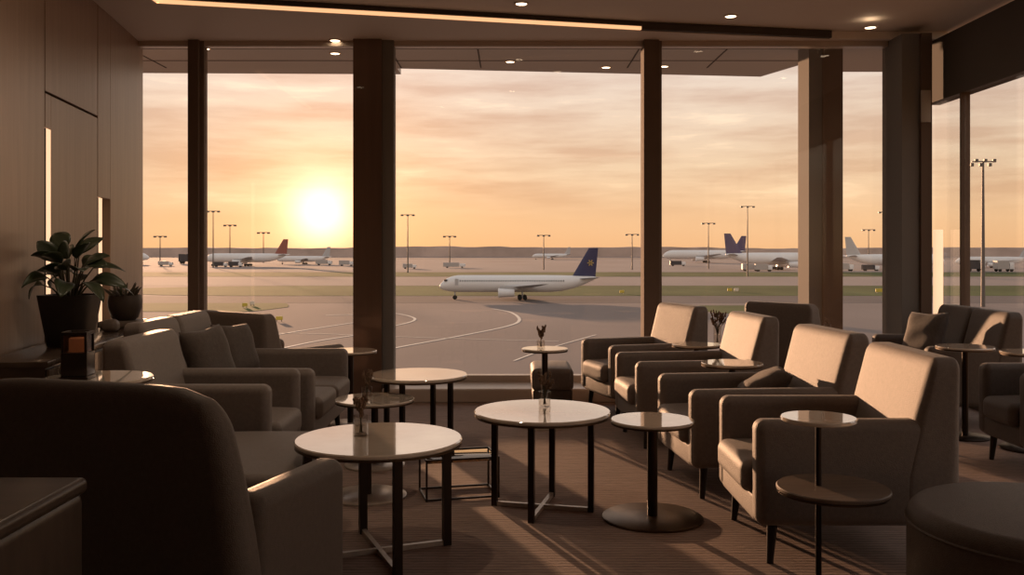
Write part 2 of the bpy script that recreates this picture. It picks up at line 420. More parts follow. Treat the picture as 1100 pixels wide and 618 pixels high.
chair('armchair', 'armchair at the right edge of the photo, beside the glass side wall', 'armchair', (3.42, 5.82, 0), PI, W=.62, D=.80, fab='fabric_dark', group='armchairs by the right windows')
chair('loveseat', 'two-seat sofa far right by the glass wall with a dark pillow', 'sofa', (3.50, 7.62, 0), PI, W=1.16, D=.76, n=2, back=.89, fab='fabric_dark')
GL = 'armchairs facing right on the left side'
chair('armchair', 'armchair behind the lantern table, light grey back, on the left', 'armchair', (-1.71, 5.30, 0), 0, W=.80, arm=.65, back=.885, group=GL)
chair('loveseat', 'two-seat sofa on the left holding two dark pillows', 'sofa', (-1.81, 6.41, 0), 0, W=1.30, D=1.22, n=2, back=.91, arm=.625)
chair('armchair', 'armchair by the left window with its broad dark back turned to the room', 'armchair', (-2.03, 7.90, 0), math.radians(54), W=.90, D=.92, arm=.56, back=.86, fab='fabric', group=GL)

# the big dark lounge chair in the left foreground (origin at its rear right foot)
t = thing('lounge_chair', 'large dark lounge chair seen from behind in the left foreground', 'armchair', (-.80, 2.70, 0), math.radians(72.5))
def wedge(q):   # rear panel: outer right edge flares a little towards the floor
    k = (q.z - .14) / .81
    w_ = min(1, abs(q.y - .575) / .605)
    return (q.x - .05 * k * (q.x / .17), q.y + .11 * k * k * (1 if q.y < .575 else -1) * w_, q.z - .085 * max(0, k) * w_ ** 7)
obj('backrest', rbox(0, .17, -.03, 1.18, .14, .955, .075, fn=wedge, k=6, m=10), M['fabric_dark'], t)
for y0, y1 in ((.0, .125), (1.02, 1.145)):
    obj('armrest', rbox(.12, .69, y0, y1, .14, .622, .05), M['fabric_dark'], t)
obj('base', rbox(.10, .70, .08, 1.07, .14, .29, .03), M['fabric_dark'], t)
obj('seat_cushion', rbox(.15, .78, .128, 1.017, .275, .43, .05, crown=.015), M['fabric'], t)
for x, y in ((.10, .08), (.10, 1.05), (.62, .08), (.62, 1.05)):
    obj('leg', tube(bmesh.new(), [(x, y, 0), (x, y, .16)], [.016, .025], 12), M['wood_leg'], t)

t = thing('ottoman', 'wide upholstered ottoman seat in front of the dark foreground chair', 'ottoman', (-1.24, 4.34, 0))
obj('seat_cushion', rbox(-.31, .31, -.50, .50, .26, .43, .05, crown=.02), M['fabric'], t)
obj('base', rbox(-.30, .30, -.49, .49, .13, .27, .025), M['fabric'], t)
for sx in (-1, 1):
    for sy in (-1, 1): obj('leg', tube(bmesh.new(), [(sx * .25, sy * .42, 0), (sx * .245, sy * .415, .15)], [.014, .022], 12), M['wood_leg'], t)
t = thing('footstool', 'small square footstool left of the farthest right-hand armchair', 'footstool', (.35, 7.83, 0))
obj('seat_cushion', rbox(-.19, .15, -.30, .30, .22, .40, .04, crown=.015), M['fabric'], t)
obj('base', rbox(-.18, .14, -.29, .29, .12, .23, .02), M['fabric_dark'], t)
for sx in (-1, 1):
    for sy in (-1, 1): obj('leg', tube(bmesh.new(), [(-.02 + sx * .12, sy * .24, 0), (-.02 + sx * .12, sy * .24, .14)], [.012, .018], 12), M['wood_leg'], t)
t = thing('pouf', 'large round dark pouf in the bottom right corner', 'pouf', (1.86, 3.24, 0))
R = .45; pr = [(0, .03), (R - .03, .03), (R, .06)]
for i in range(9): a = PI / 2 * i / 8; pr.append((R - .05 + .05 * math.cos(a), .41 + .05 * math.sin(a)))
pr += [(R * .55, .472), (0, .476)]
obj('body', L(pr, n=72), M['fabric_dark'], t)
obj('piping', L([(R + .002, .395), (R + .008, .40), (R + .002, .405), (R - .004, .40), (R + .002, .395)], n=72), M['fabric_dark'], t)
obj('plinth', L(disc_prof(R - .06, 0, .035), n=48), M['wood_leg'], t)

# pillows
def pillow(label, loc, rot, s=.42, th=.15, group=None, seed=0):
    rnd = random.Random(seed); n = 22; bm = bmesh.new(); g = {}
    for sgn in (1, -1):
        for i in range(n + 1):
            for j in range(n + 1):
                u, v = 2 * i / n - 1, 2 * j / n - 1
                edge = i in (0, n) or j in (0, n)
                if edge and sgn < 0: g[(sgn, i, j)] = g[(1, i, j)]; continue
                pin = 1 - .10 * (1 - abs(u) ** 1) * abs(v) ** 3 
                pin2 = 1 - .10 * (1 - abs(v) ** 1) * abs(u) ** 3
                h = th / 2 * ((1 - u ** 4) * (1 - v ** 4)) ** .55
                h *= 1 + .05 * math.sin(7 * u + 3 * v + seed)
                g[(sgn, i, j)] = bm.verts.new((u * s / 2 * pin2, v * s / 2 * pin, sgn * h))
        for i in range(n):
            for j in range(n):
                q = [g[(sgn, i, j)], g[(sgn, i + 1, j)], g[(sgn, i + 1, j + 1)], g[(sgn, i, j + 1)]]
                bm.faces.new(q if sgn > 0 else q[::-1])
    o = obj('pillow', bm, M['pillow'], None, angle=80)
    o.location = loc; o.rotation_euler = rot; o['label'] = label; o['category'] = 'pillow'
    if group: o['group'] = group
    return o
GP = 'dark pillows on the left sofa'
def face(yaw, pitch, roll=0):   # pillow standing on edge, leaning back, facing yaw
    m = Matrix.Rotation(yaw, 4, 'Z') @ Matrix.Rotation(PI / 2 - pitch, 4, 'Y') @ Matrix.Rotation(roll, 4, 'Z')
    return m.to_euler()
pillow('nearer dark pillow on the left sofa, leaning toward its near arm', (-1.985, 6.10, .655), face(math.radians(-20), math.radians(18), .06), .42, .15, GP, 1)
pillow('farther dark pillow on the left sofa', (-2.00, 6.74, .64), face(math.radians(-22), math.radians(20), -.05), .40, .15, GP, 2)
pillow('dark pillow on the far right sofa by the glass wall', (3.42, 7.72, .655), face(math.radians(200), math.radians(20), .05), .41, .14, None, 3)
pillow('dark cushion lying low on the second armchair of the right row', (1.49, 5.52, .565), face(math.radians(172), math.radians(62), .0), .33, .13, None, 4)

# ------------------------------------------------------------------ tables
def pedestal(label, x, y, h, r, rb, stem=.022, top='stone_top', name='side_table', group='round pedestal side tables', base='base_metal'):
    t = thing(name, label, 'table', (x, y, 0), 0, group)
    obj('tabletop', L(disc_prof(r, h - .016, h), n=64), M[top], t)
    obj('top_rim', L([(r - .012, h - .026), (r - .001, h - .024), (r - .001, h - .0165), (r - .02, h - .0165), (r - .012, h - .026)], n=64), M['rim'], t)
    obj('stem', L([(stem, .012), (stem, h - .03), (stem * 2.6, h - .02), (stem * 2.6, h - .016)], n=24), M['metal_dark'], t)
    obj('base_plate', L([(0, 0), (rb, 0), (rb, .010), (rb - .006, .014), (stem * 1.6, .017), (0, .017)], n=64), M[base], t)
    return t
pedestal('pedestal table in front of the second right-hand armchair', .715, 4.74, .505, .212, .255, .026, base='rim')
pedestal('tall pedestal table by the left-hand bronze column', -1.265, 7.29, .58, .205, .18, .024)
pedestal('low pedestal table holding the small dark vase, left of the middle', -.87, 5.90, .425, .25, .19)
pedestal('slim tall pedestal table in front of the wide middle window', .255, 7.25, .60, .18, .225, .024)
pedestal('pedestal table between the second and third armchairs of the right row', 1.45, 6.13, .625, .20, .18, base='metal_dark')
pedestal('pedestal table carrying the dried flowers between the two farthest right armchairs', 1.45, 7.33, .625, .19, .17, base='metal_dark')
pedestal('round table at the far right end, in front of the sofa', 3.30, 6.78, .665, .20, .17, base='metal_dark')
pedestal('round table at the right edge, behind the rightmost armchair', 3.55, 6.38, .67, .19, .19, base='metal_dark')
pedestal('small far table by the windows, left of the right corner column', 2.95, 8.5, .62, .17, .15)
pedestal('low table whose pale base shows below the front coffee table', -.80, 5.16, .30, .22, .215)
pedestal('round wood-topped table carrying the lantern, behind the dark chair', -1.80, 4.05, .815, .225, .2, .024, 'stone_top')

def coffee(label, x, y, h, r, rl, ang0, sq=.036):
    t = thing('coffee_table', label, 'table', (x, y, 0), 0, 'round coffee tables with crossed feet')
    obj('tabletop', L(disc_prof(r, h - .02, h, .005), n=80), M['stone_top'], t)
    obj('top_rim', L([(r - .014, h - .032), (r - .002, h - .03), (r - .002, h - .0205), (r - .03, h - .0205), (r - .014, h - .032)], n=80), M['rim'], t)
    pts = []
    for k in range(4):
        a = ang0 + k * PI / 2; c = Vector((rl * math.cos(a), rl * math.sin(a), 0)); pts.append((c, a))
        bm = B(-sq / 2, sq / 2, -sq / 2, sq / 2, 0, h - .02); bm.transform(Matrix.Translation(c) @ Matrix.Rotation(a, 4, 'Z'))
        obj('leg', bm, M['metal_dark'], t, smooth=False)
    for k in (0, 1):
        bm = bmesh.new(); a, b_ = pts[k][0], pts[k + 2][0]; z = .012 + .0005 * k
        bar(bm, a + Vector((0, 0, z)), b_ + Vector((0, 0, z)), .022, .022); obj('foot_bar', bm, M['base_metal'], t, smooth=False)
    for k in (0, 1):
        bm = bmesh.new(); a, b_ = pts[k][0], pts[k + 2][0]; z = h - .034
        bar(bm, a + Vector((0, 0, z)), b_ + Vector((0, 0, z)), .02, .02); obj('top_bar', bm, M['metal_dark'], t, smooth=False)
    return t
coffee('front coffee table with a round pale top, beside the dark foreground chair', -.60, 4.20, .52, .375, .32, math.radians(22))
coffee('central round coffee table with the tallest glass of sprigs', .16, 4.92, .52, .36, .26, math.radians(-14), .03)
coffee('coffee table farther back, left of the middle, overlapping the low pedestal table', -.64, 6.35, .52, .335, .24, math.radians(-20), .03)
t = thing('low_frame_table', 'very low table of thin dark bars between the coffee tables', 'table', (-.30, 5.22, 0), math.radians(14))
obj('top_panel', bevbox(-.20, .20, -.13, .13, .205, .215, .002), M['smoke'], t)
for z, nm in ((.222, 'top_frame'), (.008, 'foot_frame')):
    bm = bmesh.new()
    for (x0, x1, y0, y1) in ((-.205, .205, -.135, -.125), (-.205, .205, .125, .135), (-.205, -.195, -.125, .125), (.195, .205, -.125, .125)):
        box(bm, x0, x1, y0, y1, z - .005, z + .005)
    bmesh.ops.remove_doubles(bm, verts=bm.verts[:], dist=.0001)
    obj(nm, bm, M['metal_dark'], t, smooth=False)
for p in ((-.2, -.13), (.2, -.13), (.2, .13), (-.2, .13)):
    obj('leg', B(p[0] - .005, p[0] + .005, p[1] - .005, p[1] + .005, 0, .222), M['metal_dark'], t, smooth=False)
# two-tier table, right foreground
t = thing('two_tier_table', 'dark two-tier side table in front of the nearest right armchair', 'table', (1.205, 3.66, 0))
obj('upper_top', L(disc_prof(.145, .695, .712), n=56), M['stone_top'], t)
obj('lower_top', L(disc_prof(.215, .425, .442), n=64, c=(.05, -.02, 0)), M['tier_wood'], t)
obj('lower_rim', L([(.203, .416), (.213, .418), (.213, .4245), (.19, .4245), (.203, .416)], n=64, c=(.05, -.02, 0)), M['rim'], t)
obj('stem', L([(.012, .012), (.012, .68), (.045, .69), (.045, .695)], n=24), M['metal_dark'], t)
obj('base_plate', L([(0, 0), (.19, 0), (.19, .01), (.184, .014), (0, .016)], n=56), M['metal_dark'], t)

# ------------------------------------------------------------------ storage on the left
ang = math.atan2(-.15, 1)   # wall direction
t = thing('credenza', 'long low dark credenza along the left wall under the plants', 'cabinet', (wallx(5.08) + .02, 5.08, 0), -ang * 0 + math.radians(8.53))
obj('carcass', B(.0, .36, .02, 2.9, .08, .715), M['credenza'], t, smooth=False)
obj('worktop', bevbox(-.0, .38, 0, 2.95, .715, .75, .006), M['credenza'], t)
obj('plinth', B(.03, .32, .06, 2.85, 0, .08), M['wall_dark'], t, smooth=False)
for k in range(4):
    d = obj('door', bevbox(.361, .379, .03 + k * .717, .03 + k * .717 + .707, .09, .70, .003), M['credenza'], t)
    obj('handle', bevbox(.380, .392, .06 + k * .717, .075 + k * .717, .42, .62, .003), M['metal_dark'], d)
t = thing('sideboard', 'dark glossy sideboard corner at the bottom left of the photo', 'cabinet', (-1.04, 2.29, 0))
obj('carcass', rbox(-.97, -.004, -1.32, -.004, .06, .79, .035), M['gloss_dark'], t)
obj('worktop', rbox(-.972, 0, -1.322, 0, .772, .812, .016), M['gloss_dark'], t)
obj('plinth', B(-.9, -.06, -1.25, -.06, 0, .06), M['wall_dark'], t, smooth=False)

# plants
def cred(u, v, z=.75):      # point on the credenza top: u from the wall, v along
    a = math.radians(8.53); ox, oy = wallx(5.08) + .02, 5.08
    return (ox + u * math.cos(a) - v * math.sin(a), oy + u * math.sin(a) + v * math.cos(a), z)
def leaf(bm, base, d, up, ln, w, droop):
    d = Vector(d).normalized(); side = d.cross(Vector(up)).normalized(); nrm = side.cross(d).normalized()
    n = 8; rows = []
    for i in range(n + 1):
        s = i / n; ww = w * math.sin(PI * min(1, s ** .85 * .98 + .01)) ** .75
        c = Vector(base) + d * ln * s - Vector((0, 0, 1)) * droop * ln * s * s + nrm * .03 * ln * math.sin(PI * s)
        rows.append([bm.verts.new(c + side * ww * k + nrm * abs(k) * ww * .28) for k in (-1, -.5, 0, .5, 1)])
    for a, b_ in zip(rows, rows[1:]):
        for k in range(4): bm.faces.new([a[k], a[k + 1], b_[k + 1], b_[k]])
px_, py_, pz_ = cred(.235, .86)
t = thing('potted_plant', 'large broad-leaved plant in a tapered dark pot on the credenza', 'plant', (px_, py_, pz_))
def sqpot(r0, r1, h, th=.012):
    bm = bmesh.new(); rows = []
    for (r, z) in ((r0 * .0 + .001, 0), (r0, 0), (r0 + .004, .006), (r1, h), (r1 - th, h), (r1 - th * 1.6, h - .05), (.001, h - .05)):
        rows.append([bm.verts.new((r * (abs(math.cos(a)) ** .55) * math.copysign(1, math.cos(a)), r * (abs(math.sin(a)) ** .55) * math.copysign(1, math.sin(a)), z)) for a in [2 * PI * i / 48 + .001 for i in range(48)]])
    for a, b_ in zip(rows, rows[1:]):
        for i in range(48): bm.faces.new([a[i], a[(i + 1) % 48], b_[(i + 1) % 48], b_[i]])
    return bm
obj('pot', sqpot(.115, .17, .33), M['pot'], t)
obj('soil', L([(0, .292), (.148, .288)], n=32), M['soil'], t)
bm = bmesh.new(); sb = bmesh.new(); rnd = random.Random(11)
for i in range(27):
    a = i * 2.399 + rnd.uniform(-.3, .3); k = i / 26
    el = 1.0 - 1.15 * k + rnd.uniform(-.15, .15)
    ln = rnd.uniform(.20, .26) * (1 - .15 * (1 - k)); rad = .03 + .15 * k ** .7 * rnd.uniform(.6, 1.1)
    base = Vector((rad * math.cos(a), rad * math.sin(a), .37 + .25 * (1 - k) * rnd.uniform(.65, 1.0) + .05 * rnd.random()))
    d = (math.cos(a) * math.cos(el), math.sin(a) * math.cos(el), math.sin(el) * .8)
    up = Vector((rnd.uniform(-.7, .7), rnd.uniform(-.9, .1), 1))
    leaf(bm, base, d, up, ln, rnd.uniform(.050, .064), .15 + .2 * k)
    p0 = Vector((.03 * math.cos(a), .03 * math.sin(a), .285)); mid = p0.lerp(base, .5) + Vector((0, 0, .03))
    tube(sb, [p0, mid, base, base + Vector(d).normalized() * .05], [.007, .005, .004, .002], 6)
for q in (bm, sb):      # leaves bend away where they meet the wall
    for v in q.verts:
        d_ = (v.co.x + px_) - wallx(v.co.y + py_)
        if d_ < .14: v.co.x += .03 + .11 * math.exp((d_ - .14) / .11) - d_
f_ = obj('foliage', bm, M['leaf'], t, angle=80); sl = f_.modifiers.new('thick', 'SOLIDIFY'); sl.thickness = .0025
obj('stems', sb, M['stem'], t)
tx, ty, tz = cred(.185, 2.36)
t = thing('stone_tray', 'pale stone tray under the small round pot', 'tray', (tx, ty, tz), math.radians(8.5))
obj('tray_body', rbox(-.16, .16, -.15, .15, 0, .055, .02, m=3), M['tray'], t)
t = thing('small_potted_plant', 'small round dark pot with spiky succulents beside the wall recess', 'plant', (tx + .01, ty, tz + .055))
obj('pot', L([(0, 0), (.075, 0), (.10, .02), (.128, .10), (.130, .15), (.122, .20), (.112, .20), (.115, .17), (0, .165)], n=48), M['pot2'], t)
bm = bmesh.new(); rnd = random.Random(5)
for i in range(26):
    a = rnd.uniform(0, 2 * PI); r = rnd.uniform(.0, .08); el = rnd.uniform(.7, 1.5)
    leaf(bm, (r * math.cos(a), r * math.sin(a), .165), (math.cos(a) * math.cos(el), math.sin(a) * math.cos(el), math.sin(el)), (math.cos(a + 1.5), math.sin(a + 1.5), .3), rnd.uniform(.09, .16), .012, .1)
f_ = obj('foliage', bm, M['succ'], t, angle=80); sl = f_.modifiers.new('thick', 'SOLIDIFY'); sl.thickness = .004
obj('tall_spike', tube(bmesh.new(), [(-.03, 0, .16), (-.032, 0, .26), (-.03, 0, .33)], [.016, .014, .003], 10), M['leaf'], t)
kx, ky, kz = cred(.20, 1.93)
t = thing('ornament', 'small rounded stone ornament between the two plant pots', 'ornament', (kx, ky, kz))
obj('body', rbox(-.06, .06, -.05, .05, 0, .085, .035, m=3, crown=.01), M['tray'], t)
# lantern
t = thing('candle_lantern', 'dark square lantern with a glowing candle on the round side table', 'lantern', (-1.865, 4.0, .815), .12)
obj('base', bevbox(-.058, .058, -.058, .058, 0, .015, .004), M['lantern'], t)
obj('lower_body', bevbox(-.054, .054, -.054, .054, .015, .115, .004), M['lantern'], t)
for sx in (-1, 1):
    for sy in (-1, 1): obj('corner_post', bevbox(sx * .047 - .005, sx * .047 + .005, sy * .047 - .005, sy * .047 + .005, .115, .195, .001), M['lantern'], t)
bm = bmesh.new()
for sx in (-1, 1):
    box(bm, sx * .046 - .001, sx * .046 + .001, -.042, .042, .116, .19); box(bm, -.042, .042, sx * .046 - .001, sx * .046 + .001, .116, .19)
obj('glass_panes', bm, M['lantern_glass'], t, smooth=False)
bm = bmesh.new()
for sx in (-1, 1):
    box(bm, sx * .047 - .006, sx * .047 + .006, -.053, .053, .190, .203); box(bm, -.041, .041, sx * .047 - .006, sx * .047 + .006, .190, .203)
obj('top_frame', bm, M['lantern'], t, smooth=False)
obj('candle', L([(0, .116), (.036, .116), (.036, .172), (.03, .176), (0, .172)], n=32), M['candle'], t)

# vases with dried sprigs
def sprig(label, loc, h, n, spread, head, seed, z0=.012):
    t = thing('dried_sprig', label, 'flowers', loc, 0, 'dried sprigs in glass vases'); rnd = random.Random(seed)
    st = bmesh.new(); hd = bmesh.new()
    for i in range(n):
        a = rnd.uniform(0, 2 * PI); s = spread * rnd.uniform(.3, 1); hh = h * rnd.uniform(.72, 1)
        p0 = Vector((-.008 * math.cos(a), -.008 * math.sin(a), z0)); p1 = Vector((s * math.cos(a), s * math.sin(a), hh))
        mid = p0.lerp(p1, .5) * .96; mid.z = (p0.z + p1.z) / 2 + .01
        mid.x *= .5; mid.y *= .5
        tube(st, [p0, mid, p1], .0014, 5)
        d = (p1 - mid).normalized()
        for q in range(12):
            c = p1 - d * (q * head / 5) + Vector((rnd.uniform(-1, 1), rnd.uniform(-1, 1), rnd.uniform(-1, 1))) * head * .25
            bmesh.ops.create_icosphere(hd, subdivisions=1, radius=head * rnd.uniform(.16, .30), matrix=Matrix.Translation(c) @ Matrix.Diagonal((1, 1, 1.7, 1)))
    obj('stalks', st, M['stem'], t); obj('flower_heads', hd, M['dried'], t)
def vase(label, loc, r, h, fill=.5, m='vase', bulge=0):
    t = thing('glass_vase', label, 'vase', loc, 0, 'small glass vases on the tables')
    obj('vessel', L([(0, 0), (r * .94, 0), (r, .004), (r * (1 + bulge), h * .4), (r, h), (r - .003, h), (r * (1 + bulge) - .0035, h * .4), (r - .0035, .008), (0, .008)], n=36), M[m], t)
    if fill: obj('water', L([(0, .0085), (r - .0045, .0085), (r - .0045, h * fill), (0, h * fill)], n=32), M['water'], t)
for (lb, x, y, z, r, h, sh, n, sp, hd, sd) in (
        ('front coffee table', -.69, 4.25, .52, .032, .092, .18, 9, .04, .022, 1), ('central coffee table', .176, 5.03, .52, .033, .082, .19, 11, .055, .022, 2),
        ('slim table at the middle window', .225, 7.25, .60, .032, .062, .17, 9, .04, .026, 3), ('low pedestal table left of the middle', -.935, 6.0, .425, .034, .06, .16, 9, .045, .024, 4)):
    vase('short square-shouldered glass vase on the ' + lb if 0 else 'short clear glass vase on the ' + lb, (x, y, z), r, h)
    sprig('dried sprig in the vase on the ' + lb, (x, y, z), sh, n, sp, hd, sd)
vase('tall slim glass vase behind the third right-hand armchair', (1.615, 7.32, .625), .03, .15)
sprig('bushy dried bouquet behind the third right-hand armchair', (1.615, 7.32, .625), .265, 20, .07, .022, 9)
vase('tiny glass vase on the far table by the right windows', (2.87, 8.47, .62), .028, .07)
sprig('tiny dried sprig on the far table by the right windows', (2.87, 8.47, .62), .14, 5, .03, .018, 10)

# ------------------------------------------------------------------ the airfield
def gp(px, py): y = (EYE - GZ) * 1000 / (py - 268); return ((px - 550) * y / 1000, y)
def sheet(name, pts, z, m, kind='structure'):
    bm = bmesh.new(); prism(bm, pts, GZ - .5, GZ + z); o = obj(name, bm, m, None, smooth=False); o['kind'] = kind; return o
sheet('airfield_ground', [(-5000, 12), (5000, 12), (5000, 7000), (-5000, 7000)], 0, M['asphalt'])
def band(name, y0, y1, x0, x1, z, m, taper=0, wob=0, seed=0):
    rnd = random.Random(seed); n = 24; lo, hi = [], []
    for i in range(n + 1):
        s = i / n; e = min(1, s / .12, (1 - s) / .12) if taper else 1
        e = math.sin(PI / 2 * e); c = (y0 + y1) / 2; hgt = (y1 - y0) / 2 * max(.03, e)
        x = x0 + (x1 - x0) * s; w = wob * math.sin(s * 9 + seed)
        lo.append((x, c - hgt + w)); hi.append((x, c + hgt + w))
    return sheet(name, lo + hi[::-1], z, m)
band('taxiway', 205, 235, -400, 600, .02, M['tarmac'])
band('taxiway', 305, 400, -500, 700, .02, M['concrete'])
band('taxiway', 495, 1100, -900, 1100, .02, M['concrete'])
def grass(*a, **k):
    o = band('grass_strip', *a, **k); o['kind'] = 'stuff'; o['label'] = k.get('lb', 'dry green grass strip between the taxiways'); o['category'] = 'grass'; return o
def G(y0, y1, x0, x1, lb, wob=0, seed=0):
    o = band('grass_strip', y0, y1, x0, x1, .06, M['grass'], 1, wob, seed); o['kind'] = 'stuff'; o['label'] = lb; o['category'] = 'grass'
G(237, 302, -128, 330, 'broad grass strip running behind the taxiing airliner')
G(405, 480, -330, 520, 'thin far grass strip before the parked airliners')
G(177, 205, -85, -46, 'small grass patch seen through the left windows')
G(172, 196, 36, 62, 'small grass patch seen behind the right armchairs')
def ribbon(pts, w, closed=False):
    P = [Vector(gp(*p)) for p in pts]; Q = []
    for i in range(len(P) - 1):     # catmull-rom
        a, b_, c, d = P[max(i - 1, 0)], P[i], P[i + 1], P[min(i + 2, len(P) - 1)]
        for k in range(8):
            u = k / 8; Q.append(.5 * ((2 * b_) + (c - a) * u + (2 * a - 5 * b_ + 4 * c - d) * u * u + (3 * b_ - a - 3 * c + d) * u ** 3))
    Q.append(P[-1]); bm = bmesh.new(); prev = None
    for i, q in enumerate(Q):
        d = (Q[min(i + 1, len(Q) - 1)] - Q[max(i - 1, 0)]).normalized(); n = Vector((-d.y, d.x)) * w / 2
        cur = [bm.verts.new((*(q + n), GZ + .03)), bm.verts.new((*(q - n), GZ + .03)), bm.verts.new((*(q - n), GZ + .035)), bm.verts.new((*(q + n), GZ + .035))]
        if prev:
            for k in range(4): bm.faces.new([prev[k], prev[(k + 1) % 4], cur[(k + 1) % 4], cur[k]])
        prev = cur
    o = obj('taxi_line', bm, M['paint'], None, smooth=False); o['kind'] = 'structure'
for pts, w in (([(400, 380), (425, 374), (490, 362), (544, 351), (558, 344), (549, 336), (529, 332)], .55),
               ([(395, 334), (425, 337), (443, 341), (444, 345), (425, 350), (395, 354)], .5),
               ([(290, 361), (340, 353), (400, 344)], .5), ([(300, 375), (345, 366), (400, 358)], .5), ([(300, 358), (345, 359), (400, 361)], .35),
               ([(350, 339), (390, 338)], .8), ([(425, 362), (520, 365), (600, 367)], .3), ([(552, 388), (588, 375), (640, 360)], .3)):
    ribbon(pts, w)
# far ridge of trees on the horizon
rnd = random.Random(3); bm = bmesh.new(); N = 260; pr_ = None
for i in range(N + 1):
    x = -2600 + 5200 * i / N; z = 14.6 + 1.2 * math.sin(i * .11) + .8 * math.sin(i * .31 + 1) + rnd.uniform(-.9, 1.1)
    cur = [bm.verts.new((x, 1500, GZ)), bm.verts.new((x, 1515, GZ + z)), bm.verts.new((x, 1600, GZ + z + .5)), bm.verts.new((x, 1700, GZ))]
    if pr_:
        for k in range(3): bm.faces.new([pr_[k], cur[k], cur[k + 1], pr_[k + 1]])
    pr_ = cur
o = obj('distant_treeline', bm, M['hill']); o['kind'] = 'structure'

